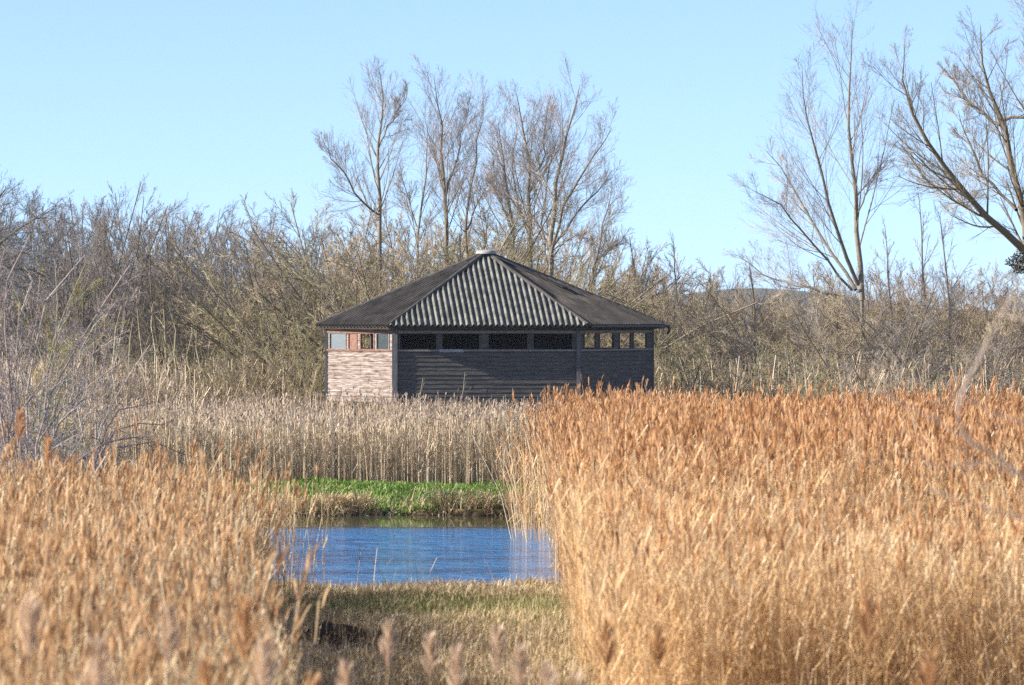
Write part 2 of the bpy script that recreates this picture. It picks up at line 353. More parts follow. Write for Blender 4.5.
xw = np.linspace(-18, 15.5, 34); yw = np.linspace(61.5, 88.5, 28); X, Y = np.meshgrid(xw, yw)
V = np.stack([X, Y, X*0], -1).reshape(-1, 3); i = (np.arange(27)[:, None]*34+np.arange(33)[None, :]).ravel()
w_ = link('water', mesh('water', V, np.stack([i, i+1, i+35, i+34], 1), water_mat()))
tag(w_, 'blue rippled pond water between the reed beds', kind='structure')

# ================================================================== REEDS
def reed_field(name, pts, H, mats, label, plume_p, rng, leaves=3, wst=.006, wl=.009, wp=.0095, lean=(.0, .0), jl=.10, pl=(.20, .36), blades=9, K=3, zoff=0, droop=.6, cat='reeds'):
    n = len(pts); A = Acc()
    base = np.stack([pts[:, 0], pts[:, 1], gz(pts[:, 0], pts[:, 1])-.03+zoff], 1)
    base[:, 2] = np.maximum(base[:, 2], -.35)
    az = rng.random(n)*2*pi; side = np.stack([np.cos(az), np.sin(az), az*0], 1)
    ld = rng.normal(size=(n, 2))*jl + np.array(lean)
    k = np.linspace(0, 1, K)
    P = np.zeros((n, K, 3))
    P[..., 0] = base[:, 0:1] + ld[:, 0:1]*H[:, None]*k**1.6; P[..., 1] = base[:, 1:2] + ld[:, 1:2]*H[:, None]*k**1.6
    P[..., 2] = base[:, 2:3] + H[:, None]*k*(1-.25*(ld**2).sum(1)[:, None])
    T = rng.random(n)
    A.add(*ribbons(P, wst*np.linspace(1, .6, K)[None, :]*(.7+.6*rng.random((n, 1))), side, T), 0)
    # leaves
    m = n*leaves; idx = np.repeat(np.arange(n), leaves); t = .12+.8*rng.random(m)
    p, d = interp(P[idx], t); a2 = rng.random(m)*2*pi; out = np.stack([np.cos(a2), np.sin(a2), a2*0], 1)
    ll = .22+.28*rng.random(m); L3 = np.zeros((m, 3, 3)); L3[:, 0] = p
    up = .8+.6*rng.random(m)
    L3[:, 1] = p + out*(ll*.45)[:, None] + np.array([0, 0, 1])*(ll*.5*up)[:, None]
    L3[:, 2] = L3[:, 1] + out*(ll*.55)[:, None] + np.array([0, 0, 1])*(ll*.35*(up-1.15))[:, None]
    sd_ = np.stack([-np.sin(a2), np.cos(a2), a2*0], 1)
    A.add(*ribbons(L3, wl*np.array([.7, 1, .12])[None, :]*(.6+.7*rng.random((m, 1))), sd_, np.clip(T[idx]*.5+rng.random(m)*.6, 0, 1)), 0)
    # plumes
    has = np.where(rng.random(n) < plume_p)[0]
    if len(has):
        top, d = interp(P[has], np.full(len(has), .999)); pt = rng.random(len(has)); plen = rng.uniform(pl[0], pl[1], len(has))
        wd = rng.normal(size=(len(has), 2))*.35 + np.array([.25, 0])   # which way the tuft nods
        idx = np.repeat(np.arange(len(has)), blades); m = len(idx)
        t = rng.random(m)*.75
        off = np.stack([wd[idx, 0], wd[idx, 1], np.zeros(m)], 1)
        b0 = top[idx] - np.array([0, 0, .05]) + d[idx]*(plen[idx]*t)[:, None] + off*(plen[idx]*t**2*droop*.5)[:, None]
        o2 = rng.normal(size=(m, 3))*np.array([.13, .13, .0]) + off*.25*t[:, None]
        bl = plen[idx]*(.60-.28*t)*(.7+.6*rng.random(m))
        b1 = b0 + (unit(d[idx] + o2))*(bl*.55)[:, None]; b2 = b1 + unit(d[idx] + o2*1.7 + off*.4)*(bl*.45)[:, None]
        B = np.stack([b0, b1, b2], 1); aa = rng.random(m)*2*pi
        A.add(*ribbons(B, wp*np.array([.5, 1, .1])[None, :]*(.6+.8*rng.random((m, 1))), np.stack([np.cos(aa), np.sin(aa), aa*0], 1), np.clip(pt[idx]*.6+rng.random(m)*.5, 0, 1)), 1)
    o = A.build(name, [M[mats[0]], M[mats[1]]]); tag(o, label, cat, kind='stuff'); return o
def scatter(x0f, x1f, y0, y1, dens, rng, dens_f=None):
    """uniform random points where x0f(y) < x < x1f(y)"""
    xa = min(x0f(y0), x0f(y1), x0f((y0+y1)/2)); xb = max(x1f(y0), x1f(y1), x1f((y0+y1)/2))
    n = int((xb-xa)*(y1-y0)*dens); p = np.stack([rng.uniform(xa, xb, n), rng.uniform(y0, y1, n)], 1)
    k = (p[:, 0] > np.vectorize(x0f)(p[:, 1])) & (p[:, 0] < np.vectorize(x1f)(p[:, 1])); p = p[k]
    if dens_f is not None: p = p[rng.random(len(p)) < dens_f(p[:, 0], p[:, 1])]
    return p
def clumpy(p, s, amt):           # slow variation of the height over the bed
    return amt*(np.sin(p[:, 0]*s+1.3)*np.sin(p[:, 1]*s*.7+.4)+.5*np.sin(p[:, 0]*s*2.7)*np.sin(p[:, 1]*s*1.9))

# right-hand golden bed
edgeR = lambda y: .78 + .12*math.sin(y*.8) + .08*math.sin(y*2.1) + .25*sm(50, 30, y) - .1*sm(70, 85, y)
widR = lambda y: (512/F*y)+1.6
eR = np.vectorize(edgeR)
p = scatter(edgeR, widR, 46, 86.5, 88, rng, lambda x, y: .25+.75*sm(0, .55, x-eR(y)))
H = 2.30 + clumpy(p, .55, .13) + clumpy(p, 1.9, .08) + rng.normal(size=len(p))*.19
H = H - .28*(rng.random(len(p)) < .35) - .45*rng.random(len(p))*(1-sm(0, .7, p[:, 0]-eR(p[:, 1]))) + (gz(p[:, 0], p[:, 1]) < 0)*.15
reed_field('golden_reed_bed', p, H, ('reed_gold', 'plume_gold'), 'tall golden reeds with orange plumes filling the right side up to the pond', .45+.5*sm(54, 72, p[:, 1]), rng, leaves=5, wl=.008, lean=(-.03, 0), jl=.075)
p = scatter(edgeR, lambda y: 512/F*y+1.5, 36, 47, 110, rng)
H = 1.7 + .45*sm(40.5, 47, p[:, 1]) + clumpy(p, .9, .16) + rng.normal(size=len(p))*.22
reed_field('blonde_reed_bed', p, H, ('reed_blonde', 'plume_gold'), 'near blonde leafy reeds with few plumes in the lower right corner', .14, rng, leaves=6, wst=.004, wl=.007, wp=.007, lean=(-.02, 0), jl=.10)
# left-hand pinkish bed
edgeL = lambda y: -(1.38 + 2.0*float(sm(22, 52, y))) + .12*math.sin(y*1.1) + .07*math.sin(y*2.9)
p = scatter(lambda y: -(512/F*y)-1.3, edgeL, 21, 58, 75, rng, lambda x, y: 1-.55*sm(54, 58, y))
H = 1.60 + clumpy(p, .7, .16) + clumpy(p, 2.3, .08) + rng.normal(size=len(p))*.24 - .15*sm(-5.2, -4, p[:, 0])*sm(45, 55, p[:, 1]) + .12*(p[:, 0] < -6)
reed_field('pinkish_reed_bed', p, H, ('reed_pink', 'plume_pink'), 'soft pinkish tan reeds with brown plumes filling the left foreground', .38, rng, leaves=6, wst=.005, wl=.008, wp=.008, lean=(.01, 0), jl=.08)
# thin stand of stems reaching in front of the water on the left
p = scatter(lambda y: -5.4, lambda y: -2.75, 55, 61.0, 70, rng, lambda x, y: np.clip(1-(x+5.4)/2.7, .10, 1))
H = 1.7 + rng.normal(size=len(p))*.25
reed_field('thin_reed_fringe', p, H, ('reed_pink', 'plume_pink'), 'thin greyish reed stems standing against the water at the left shore', .25, rng, leaves=2, wst=.005, wl=.006, jl=.07)
# far grey bed in front of the hide
p = scatter(lambda y: -15.5, lambda y: 5, 92.6, 103.2, 80, rng, lambda x, y: .55+.45*(y < 95))
H = 1.50 + clumpy(p, .6, .10) + rng.normal(size=len(p))*.13 + .14*sm(96, 102, p[:, 1])
H = H*(1-.25*(rng.random(len(p)) < .15))
reed_field('grey_reed_bed', p, H, ('reed_grey', 'plume_grey'), 'pale grey buff reed bed between the green bank and the hide', .55, rng, leaves=3, wst=.008, wl=.009, wp=.012, jl=.05, pl=(.10, .18), blades=5)
# dead reed stubs and hanging grass along the far bank edge
p = scatter(lambda y: -13, lambda y: 2.5, 85.9, 86.7, 260, rng, lambda x, y: np.clip(.6+.6*np.sin(x*2.1)*np.sin(x*.9+1), .10, 1))
H = .14 + .18*rng.random(len(p))
reed_field('bank_sedge', p, H, ('straw', 'straw'), 'short dead straw sedge hanging over the far edge of the pond', 0, rng, leaves=3, wst=.008, wl=.010, jl=.35)

# grass tufts: blades
def blades(name, pts, h, mat, label, rng, w=.010, jl=.5, cat='grass'):
    n = len(pts); base = np.stack([pts[:, 0], pts[:, 1], gz(pts[:, 0], pts[:, 1])-.02], 1)
    az = rng.random(n)*2*pi; o = np.stack([np.cos(az), np.sin(az), az*0], 1); l = rng.random(n)*jl
    P = np.zeros((n, 3, 3)); P[:, 0] = base; P[:, 1] = base + o*(h*l*.4)[:, None] + np.array([0, 0, 1])*(h*.6)[:, None]
    P[:, 2] = base + o*(h*l*1.2)[:, None] + np.array([0, 0, 1])*(h*(1-.3*l))[:, None]
    sd_ = np.stack([-np.sin(az), np.cos(az), az*0], 1)
    A = Acc(); A.add(*ribbons(P, w*np.array([1, .8, .1])[None, :]*(.6+.8*rng.random((n, 1))), sd_, rng.random(n)))
    ob = A.build(name, [M[mat]]); tag(ob, label, cat, kind='stuff'); return ob
p = scatter(lambda y: -13.5, lambda y: 3, 86.3, 93.6, 520, rng)
patch = .5+.5*np.sin(p[:, 0]*1.7+.5*p[:, 1])*np.sin(p[:, 1]*1.3)
blades('green_grass', p, (.07+.10*patch*rng.random(len(p)))*(.6+.8*rng.random(len(p))), 'green', 'bright green grass along the bank beyond the pond', rng, .016, .9)
p = scatter(lambda y: -3.6, lambda y: 1.2, 50.5, 60.2, 460, rng, lambda x, y: .35+.65*sm(-.4, .6, np.sin(x*1.1+2)*np.sin(y*.9)+.5))
blades('olive_grass', p, .10+.16*rng.random(len(p)), 'olive', 'olive green grass mixed with straw on the near shore', rng, .007, .8)
p = scatter(lambda y: -4.2, lambda y: 1.3, 58.2, 61.6, 620, rng, lambda x, y: (y < near_edge(x)+.15)*1.0)
blades('shore_straw', p, .12+.20*rng.random(len(p)), 'straw', 'fringe of dry buff straw along the near edge of the pond', rng, .008, 1.6)
p = scatter(lambda y: -3.4, lambda y: 1.1, 42, 53, 420, rng, lambda x, y: .25+.75*(np.exp(-(((x+2.0)/.85)**2+((y-48.3)/1.5)**2)) < .22))
blades('trodden_straw', p, .12+.22*rng.random(len(p)), 'straw', 'tangled dry straw around the dark mud at the bottom centre', rng, .006, 1.3)
# a few thin bent stems at the water's edge
p = scatter(lambda y: -2.7, lambda y: .6, 60.2, 62.2, 3.4, rng)
H = .35 + .8*rng.random(len(p))**2
reed_field('bent_reed_stems', p, H, ('straw', 'straw'), 'scattered thin bent stems standing in front of the blue water', 0, rng, leaves=1, wst=.006, wl=.006, jl=.35, K=4)
p = np.stack([rng.uniform(.05, .75, 120), rng.uniform(76, 85.5, 120)], 1)
reed_field('leaning_reed_stems', p, 1.6+rng.random(120)*.9, ('reed_gold', 'plume_gold'), 'thin reeds leaning out over the water from the golden bed', .3, rng, leaves=2, lean=(-.10, 0), jl=.12)

# ================================================================== THE HIDE
HC = np.array([-.62, 108.3, .36])           # centre of the hide at ground level
hide = empty('bird_hide', HC); tag(hide, 'dark weathered timber bird hide with a hipped corrugated roof standing over the reeds', 'hide')
FL = np.array([-3.01, 105.0]); FR = np.array([1.713, 105.58]); LL = np.array([-4.86, 107.2]); RR = np.array([3.74, 109.0])
BL = 2*HC[:2]-FR; BR = 2*HC[:2]-FL
def zof(py, d=105.0): return CAMZ+(312-py)/F*d
Z0, ZS, ZW0, ZW1, ZT = zof(400), zof(395), zof(349.5), zof(333.5), zof(324)
def wall(a, b, name, mat_lo, openings, board=.115, trim='frame', inner=True, label=None):
    """a->b seen from outside, left to right. openings: list of (u0,u1,z0,z1) in metres along the wall"""
    A3 = np.array([*a, 0.]); d = np.array([*(b-a), 0.]); Lw = np.linalg.norm(d); d /= Lw; out = np.array([d[1], -d[0], 0])
    up = np.array([0, 0, 1.])
    wl = Acc()
    # lapped boards below the windows
    z = Z0+.07; r = random.Random(hash(name+str(round(Lw, 2))) % 999 if False else int(Lw*1000))
    while z < ZW0-.05:
        h = min(board, ZW0-.045-z); cuts = [0, Lw*r.choice([.42, .5, .5, .62]), Lw] if Lw > 2.5 else [0, Lw]
        for q in range(len(cuts)-1):
            u0, u1 = cuts[q]+.003, cuts[q+1]-.003; j = r.uniform(-.004, .004)
            o = A3+d*u0+up*z+out*(.002+j); w = d*(u1-u0)
            V = [o, o+w, o+w+out*.022, o+out*.022, o+up*(h-.004), o+w+up*(h-.004), o+w+up*(h-.004)+out*.006, o+up*(h-.004)+out*.006]
            wl.add(V, [(3, 2, 1, 0), (4, 5, 6, 7), (0, 1, 5, 4), (1, 2, 6, 5), (2, 3, 7, 6), (3, 0, 4, 7)])
        z += h
    # solid backing and the band above the windows
    wl.box(A3+up*(Z0+.02)-out*.03, d*Lw, out*.029, up*(ZW0-.03-Z0-.02))
    wl.box(A3+up*(ZW1+.06)-out*.03, d*Lw, out*.045, up*(ZT-ZW1-.06))
    us = [0]+sorted(sum([[o[0], o[1]] for o in openings], []))+[Lw]
    for q in range(0, len(us), 2):
        if us[q+1]-us[q] > .02: wl.box(A3+d*us[q]+up*(ZW0-.03)-out*.03, d*(us[q+1]-us[q]), out*.04, up*(ZW1-ZW0+.09))
    pw = wl.build('wall', M[mat_lo], hide, False, HC)
    if label: pw['label'] = label
    t = Acc(); t.box(A3+up*(ZW0-.05)-d*0+out*.012, d*Lw, out*.035, up*.045); t.build('window_sill', M[trim], pw, False, HC)
    t = Acc(); t.box(A3+up*(ZW1+.005)+out*.017, d*Lw, out*.02, up*.07); t.build('top_rail', M[trim], pw, False, HC)
    t = Acc(); t.box(A3+up*(Z0-.06)+out*.006, d*Lw, out*.03, up*.10); t.build('skirting_board', M[mat_lo], pw, False, HC)
    return A3, d, out, Lw, up
def window(A3, d, out, up, u0, u1, mat, divs=(), fmat='frame', panes=None):
    f = Acc(); z0, z1 = ZW0-.005, ZW1+.005; th = .028
    o_ = A3-out*.02; e = .03
    ring = lambda a, b: [o_+d*(u0+a)+up*(z0+b), o_+d*(u1-a)+up*(z0+b), o_+d*(u1-a)+up*(z1-b), o_+d*(u0+a)+up*(z1-b)]
    r0, r1 = ring(0, .002), ring(th, .012); V = r0+r1+[q+out*.05 for q in r0+r1]; Q = []
    for k in range(4):
        j = (k+1) % 4; Q += [(k, 4+k, 4+j, j), (8+k, 8+j, 12+j, 12+k), (k, j, 8+j, 8+k), (4+k, 12+k, 12+j, 4+j)]
    f.add(V, Q)
    for q in divs: f.box(A3+d*(u0+q*(u1-u0)-th/2)+up*(z0+.001)-out*.018, d*th, out*.046, up*(z1-z0-.002))
    w = f.build('window', M[fmat], hide, False, HC)
    if mat:
        g_ = Acc(); g_.box(A3+d*(u0+th)+up*(z0+.01)-out*.008, d*(u1-u0-2*th), out*.005, up*(z1-z0-.02)); g_.build('pane', M[mat], w, False, HC)
    return w
pxu = lambda q, px, d_: ((px-512)/F*d_)
# front wall: four long slots
LF = np.linalg.norm(FR-FL); s = LF/183.0    # metres per pixel along it
ops = [((399-395)*s, (437-395)*s), ((441-395)*s, (480-395)*s), ((487-395)*s, (528-395)*s), ((532-395)*s, (573-395)*s)]
A3, d, out, Lw, up = wall(FL, FR, 'front', 'wood_dark', [(a, b, 0, 0) for a, b in ops])
for a, b in ops: window(A3, d, out, up, a, b, None, fmat='wood_dark')
t = Acc(); t.box(A3+d*(44*s)+up*zof(352.2)+out*.03, d*(24*s), out*.02, up*.075); o = t.build('repair_board', M['pale_board'], hide, False, HC)
# left wall, in the sun
LL_ = np.linalg.norm(FL-LL); s = LL_/68.0
opsL = [((330-327)*s, (347-327)*s), ((349-327)*s, (358-327)*s), ((361-327)*s, (375-327)*s), ((377-327)*s, (390-327)*s)]
A3, d, out, Lw, up = wall(LL, FL, 'left', 'wood_bleached', [(a, b, 0, 0) for a, b in opsL], trim='wood_red', label='bleached pinkish board wall in the sun')
for (a, b), mt, fm in zip(opsL, ('glass', 'shutter', None, 'glass_clear'), ('frame', 'shutter', 'shutter', 'frame')): window(A3, d, out, up, a, b, mt, fmat=fm)
# right wall
LR = np.linalg.norm(RR-FR); s = LR/74.0
opsR = [((583-578)*s, (595-578)*s), ((598-578)*s, (613-578)*s), ((618-578)*s, (630-578)*s), ((632-578)*s, (646-578)*s)]
A3, d, out, Lw, up = wall(FR, RR, 'right', 'wood_dark', [(a, b, 0, 0) for a, b in opsR])
for a, b in opsR: window(A3, d, out, up, a, b, None, fmat='wood_dark')
# the three walls behind, with open slots on the two sides
LB = np.linalg.norm(BR-RR)
A3, d, out, Lw, up = wall(RR, BR, 'backright', 'wood_dark', [(.25, LB*.5-.05, 0, 0), (LB*.5+.05, LB-.3, 0, 0)])
A3, d, out, Lw, up = wall(BR, BL, 'back', 'wood_dark', [])
A3, d, out, Lw, up = wall(BL, LL, 'backleft', 'wood_dark', [(1.9, 2.6, 0, 0)])
# floor and posts
c6 = [FL, FR, RR, BR, BL, LL]
def ngon_slab(name, pts, z0, z1, mat):
    n = len(pts); V = [(*q, z0) for q in pts]+[(*q, z1) for q in pts]+[(*HC[:2], z0), (*HC[:2], z1)]
    Q = []
    for k in range(n):
        j = (k+1) % n; Q += [(k, j, n+j, n+k)]
    A = Acc(); A.add(V, Q)
    tri = []
    for k in range(0, n, 2):
        a_, b_, c_ = k, (k+1) % n, (k+2) % n; tri += [(2*n, c_, b_, a_), (2*n+1, n+a_, n+b_, n+c_)]
    A.Q.append(np.array(tri)); A.Mi.append(np.zeros(len(tri), int)); return A.build(name, M[mat], hide, False, HC)
ins = [HC[:2]+(q-HC[:2])*.985 for q in c6]
ngon_slab('floor', ins, Z0-.05, Z0+.015, 'dark_in')
for k, q in enumerate([FL, FR, RR, BR, BL, LL]):
    o2 = unit(q-HC[:2]); t = Acc(); c = np.array([*(q+o2*.012), 0.]); w = (.070, .05, .04, .06, .06, .035)[k]
    t.box(c+np.array([-w, -.06, .2]), (2*w, 0, 0), (0, .12, 0), (0, 0, ZT-.25)); t.build('corner_post', M['post'], hide, False, HC)
for u in (.25, .5, .75):
    q = FL+(FR-FL)*u; t = Acc(); t.box((q[0]-.07, q[1]+.05, .2), (.14, 0, 0), (0, .14, 0), (0, 0, Z0-.27)); t.build('stilt', M['post'], hide, False, HC)
    q = BL+(BR-BL)*u; t = Acc(); t.box((q[0]-.07, q[1]-.2, .2), (.14, 0, 0), (0, .14, 0), (0, 0, Z0-.27)); t.build('stilt', M['post'], hide, False, HC)
# roof
ZE = zof(325.5); AP = np.array([*W3(486, 253.5, 108.3)])
E = [HC[:2]+(q-HC[:2])+unit(q-HC[:2])*.36 for q in c6]
E[0] = np.array([(389.5-512)/F*104.7, 104.7]); E[1] = np.array([(588-512)/F*105.33, 105.33]); E[2] = np.array([(664-512)/F*109.1, 109.1]); E[5] = np.array([(317-512)/F*107.3, 107.3])
E[3] = 2*HC[:2]-E[0]; E[4] = 2*HC[:2]-E[1]
def slope(a, b, mat, pitch=.152, amp=.041, label=None):
    A3 = np.array([*a, ZE]); B3 = np.array([*b, ZE]); d = B3-A3; L = np.linalg.norm(d); d /= L
    n = unit(np.cross(d, AP-A3)); n = n if n[2] > 0 else -n
    v = np.cross(n, d); v = v if v[2] > 0 else -v
    ua = np.dot(AP-A3, d); va = np.dot(AP-A3, v)
    us = np.arange(0, L, pitch/10); vm = np.where(us < ua, us/ua, (L-us)/(L-ua))*va
    K = 9; rows = []
    for th, k in ((0, 0), (-.009, 1)):
        for q in range(K):
            f = q/(K-1)
            # three courses of sheets: each lower edge sits a little proud
            vv = -.05 + (vm+.05)*f
            c1 = .012*((vv > va*.36).astype(float) + (vv > va*.70))
            off = amp*np.sin(us/pitch*2*pi)-c1+th+.03
            rows.append(A3+d*us[:, None]+v*vv[:, None]+n*off[:, None])
    V = np.concatenate(rows); m = len(us); Q = []
    for k in range(2):
        for q in range(K-1):
            i = (k*K+q)*m+np.arange(m-1); qd = np.stack([i, i+1, i+1+m, i+m], 1); Q.append(qd if k == 0 else qd[:, ::-1])
    i = np.arange(m-1); Q.append(np.stack([K*m+i, K*m+i+1, i+1, i], 1))
    A = Acc(); A.add(V, np.concatenate(Q)); o = A.build('roof_slope', M[mat], hide, False, HC)
    if label: o['label'] = label
    # fascia board under the eave
    t = Acc(); outw = np.array([d[1], -d[0], 0]); t.box(A3+d*.05-outw*.06+np.array([0, 0, -.10]), d*(L-.1), outw*.03, (0, 0, .10)); t.build('fascia', M['dark_in'], o, False, HC)
    return o
for k in range(6):
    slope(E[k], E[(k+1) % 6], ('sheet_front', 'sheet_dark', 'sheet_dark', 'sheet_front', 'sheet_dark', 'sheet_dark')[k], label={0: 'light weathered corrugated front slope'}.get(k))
for k in range(6):
    a3 = np.array([*E[k], ZE+.02]); P, Rr = poly([a3, AP+np.array([0, 0, .03])], [.06, .06], 14, .006)
    A = Acc(); A.add(*tubes(P[None], Rr[None], 8, np.array([.5]))); A.build('hip_capping', M['ridge'], hide, True, HC)
# lifted strips of flashing on the right-hand slope
n2 = unit(np.cross(np.array([*(E[2]-E[1]), 0]), AP-np.array([*E[1], ZE]))); n2 = n2 if n2[2] > 0 else -n2
a3 = np.array([*E[1], ZE]); b3 = np.array([*E[2], ZE])
p0, p1 = AP+(a3-AP)*.08, AP+(a3*.45+b3*.55-AP)*.52
t = Acc(); w3 = unit(b3-a3)*.34
V = [p0+n2*.08, p1+n2*.09, p1+w3+n2*.075, p0+w3*.5+n2*.06]; t.add(V+[q+n2*.02 for q in V], [(3, 2, 1, 0), (4, 5, 6, 7), (0, 1, 5, 4), (1, 2, 6, 5), (2, 3, 7, 6), (3, 0, 4, 7)])
t.build('flashing_strip', M['ridge'], hide, False, HC)
# pale cap at the apex: a shallow dome on a short collar
prof = [(.27, -.06), (.27, .0), (.24, .025), (.15, .045), (.0, .055)]
V = []; Q = []
for (r_, z_) in prof: V += [AP+np.array([r_*cos(a), r_*sin(a), z_+.05]) for a in np.arange(16)/16*2*pi]
for k in range(4): Q += [(k*16+i, k*16+(i+1) % 16, (k+1)*16+(i+1) % 16, (k+1)*16+i) for i in range(16)]
A = Acc(); A.add(V, Q); A.build('apex_cap', M['cap'], hide, True, HC)
# gutter end and hooked downpipe at the right eave
g0 = np.array([*E[1], ZE-.03]); g1 = np.array([*E[2], ZE-.03]); o_ = np.array([.06, -.03, 0])
P, Rr = poly([g0+o_, g1+o_], [.04, .04], 9); A = Acc(); A.add(*tubes(P[None], Rr[None], 8, np.array([.5]))); gt = A.build('gutter', M['gutter'], hide, True, HC)
P, Rr = poly([g1+o_, g1+np.array([.12, 0, .0]), g1+np.array([.15, 0, -.10]), g1+np.array([.09, 0, -.22])], [.04, .04, .035, .03], 9)
A = Acc(); A.add(*tubes(P[None], Rr[None], 8, np.array([.5]))); A.build('downpipe', M['gutter'], gt, True, HC)

# ================================================================== TREES AND SHRUBS
def limb_px(pts, d, radii, K=9, dd=None, wob=.04):
    """limb through picture-guided points at real depth d (+dd per point)"""
    q = [W3(px, py, d+(0 if dd is None else dd[i])) for i, (px, py) in enumerate(pts)]
    return poly(q, radii, K, wob)
TALL = [dict(n=20, t0=.16, t1=.95, ang=.60, lf=.44, K=7, wander=.035, up=.07, limb=True, sides=4, rf=.32, lmin=.34, rmin=.006, spread=.25),
        dict(n=8, t0=.12, ang=.52, lf=.62, K=5, wander=.045, up=.05, rf=.48, sides=3, rmin=.0038, lmin=.4, spread=.3),
        dict(n=6, t0=.1, ang=.55, lf=.62, K=4, wander=.05, up=.04, rf=.6, rmin=.0030, lmin=.4),
        dict(n=3, t0=.1, ang=.5, lf=.62, K=3, wander=.06, up=.03, rf=.7, rmin=.0026)]
def lv(base, **kw):
    r = [dict(x) for x in base]
    for k, v in kw.items():
        i, key = int(k[1]), k[3:]; r[i][key] = v
    return r
RS = .58
r2 = np.random.default_rng(21)
def tall(kind, label, d, limbs, levels, mt='trunk', mc='tw_pink', cat='tree', group=None):
    b = limbs[0][0][0]; z = gz(b[0], b[1]); base = np.array([b[0], b[1], float(z)])
    # carry the first limb down to the ground
    root = poly([base+np.array([0, 0, -.1]), b], [limbs[0][1][0]*1.35, limbs[0][1][0]], len(limbs[0][0]), .0)
    t = empty(kind, base); tag(t, label, cat, group)
    tr, cr = tree_parts(limbs, levels, r2)
    tr.add(*tubes(root[0][None], root[1][None], 7, np.array([.5])))
    tr.build('trunk', M[mt], t, True, base); cr.build('crown', M[mc], t, False, base); return t
D = 128
tall('bare_tree', 'straight bare tree left of the hide apex, its fan of thin branches widest', D, [limb_px([(380, 270), (378, 190), (377, 150), (382, 110), (380, 72)], D, [.13, .10, .075, .05, .012]),
      limb_px([(379, 215), (352, 190), (335, 160), (322, 140)], D, [.06, .05, .03, .01], dd=(0, -1, -1.5, -2)), limb_px([(378, 150), (388, 125), (402, 105), (408, 90)], D, [.05, .04, .025, .01], dd=(0, .5, 1, 1))], lv(TALL))
tall('bare_tree', 'slender low bare tree between the two taller ones left of the hide apex', 131, [limb_px([(417, 270), (420, 215), (425, 180), (427, 120)], 131, [.08, .06, .045, .01]), limb_px([(419, 230), (410, 200), (400, 175)], 131, [.04, .03, .01])], lv(TALL, L0_n=16))
tall('bare_tree', 'tall bare tree with a dark upright trunk just left of the hide apex', 126, [limb_px([(447, 275), (446, 200), (441, 160), (440, 120), (434, 78)], 126, [.13, .105, .08, .05, .012]),
      limb_px([(446, 195), (455, 170), (461, 140), (470, 100)], 126, [.07, .055, .035, .01])], lv(TALL))
tall('bare_tree', 'thin bare tree with a forked stem directly above the hide apex', 132, [limb_px([(468, 275), (466, 215), (474, 170), (479, 130), (483, 98)], 132, [.09, .075, .06, .035, .01]), limb_px([(467, 230), (480, 195), (496, 175)], 132, [.05, .035, .01])], lv(TALL, L0_n=18))
tall('bare_tree', 'pale leaning bare tree just right of the hide apex', 124, [limb_px([(516, 285), (512, 220), (506, 170), (498, 120)], 124, [.10, .08, .055, .012]), limb_px([(513, 235), (500, 200), (490, 165)], 124, [.05, .04, .01])], lv(TALL, L0_n=18), mt='trunk')
tall('bare_tree', 'bare tree with two upright stems behind the right roof slope', 125, [limb_px([(533, 290), (530, 215), (529, 160), (524, 125), (517, 95)], 125, [.14, .11, .08, .05, .012]),
      limb_px([(531, 240), (520, 210), (512, 165), (520, 120)], 125, [.06, .05, .03, .01], dd=(0, 1, 2, 2)), limb_px([(530, 190), (540, 165), (545, 130), (548, 100)], 125, [.06, .045, .03, .01], dd=(0, -1, -1, -1))], lv(TALL))
tall('bare_tree', 'broad many-stemmed bare tree spreading out to the right of the hide apex', 123, [limb_px([(549, 290), (556, 200), (560, 160), (572, 120), (580, 84)], 123, [.15, .12, .085, .05, .012]),
      limb_px([(550, 262), (566, 195), (590, 165), (612, 128)], 123, [.09, .07, .05, .012], dd=(0, -1, -1, -2)), limb_px([(551, 250), (575, 215), (600, 190), (612, 170)], 123, [.06, .05, .03, .01], dd=(0, 1, 2, 2)),
      limb_px([(548, 268), (543, 225), (549, 170), (560, 130)], 123, [.07, .05, .04, .01], dd=(0, 1, 1, 1)), limb_px([(553, 250), (580, 235), (590, 245)], 123, [.05, .03, .01], dd=(0, -1, -2))], lv(TALL, L0_n=15))
tall('bare_tree', 'small slanting bare tree at the right foot of the tall group, above the roof end', 120, [limb_px([(588, 300), (596, 255), (606, 215), (612, 180)], 120, [.07, .055, .035, .01]), limb_px([(592, 270), (606, 250), (622, 240)], 120, [.035, .025, .01])], lv(TALL, L0_n=14))
# tree on the right
D = 132
tall('bare_tree', 'tall vase-shaped bare tree standing alone over the scrub right of the hide', D, [limb_px([(862, 300), (856, 210), (850, 140), (849, 90), (852, 20)], D, [.17, .13, .09, .06, .012]),
      limb_px([(858, 285), (832, 215), (815, 150), (803, 110), (802, 65)], D, [.12, .09, .06, .04, .01], dd=(0, -1, -1, -2, -2)),
      limb_px([(856, 290), (820, 235), (790, 180), (765, 150)], D, [.10, .075, .05, .012], dd=(0, 1, 2, 2)),
      limb_px([(852, 290), (815, 245), (780, 205), (752, 190)], D, [.08, .06, .04, .01], dd=(0, -1, -2, -3)),
      limb_px([(840, 295), (800, 285), (762, 275), (738, 255)], D, [.08, .06, .04, .01], dd=(0, 0, 1, 1)),
      limb_px([(859, 210), (872, 180), (890, 160)], D, [.05, .035, .01])], lv(TALL, L0_n=15))
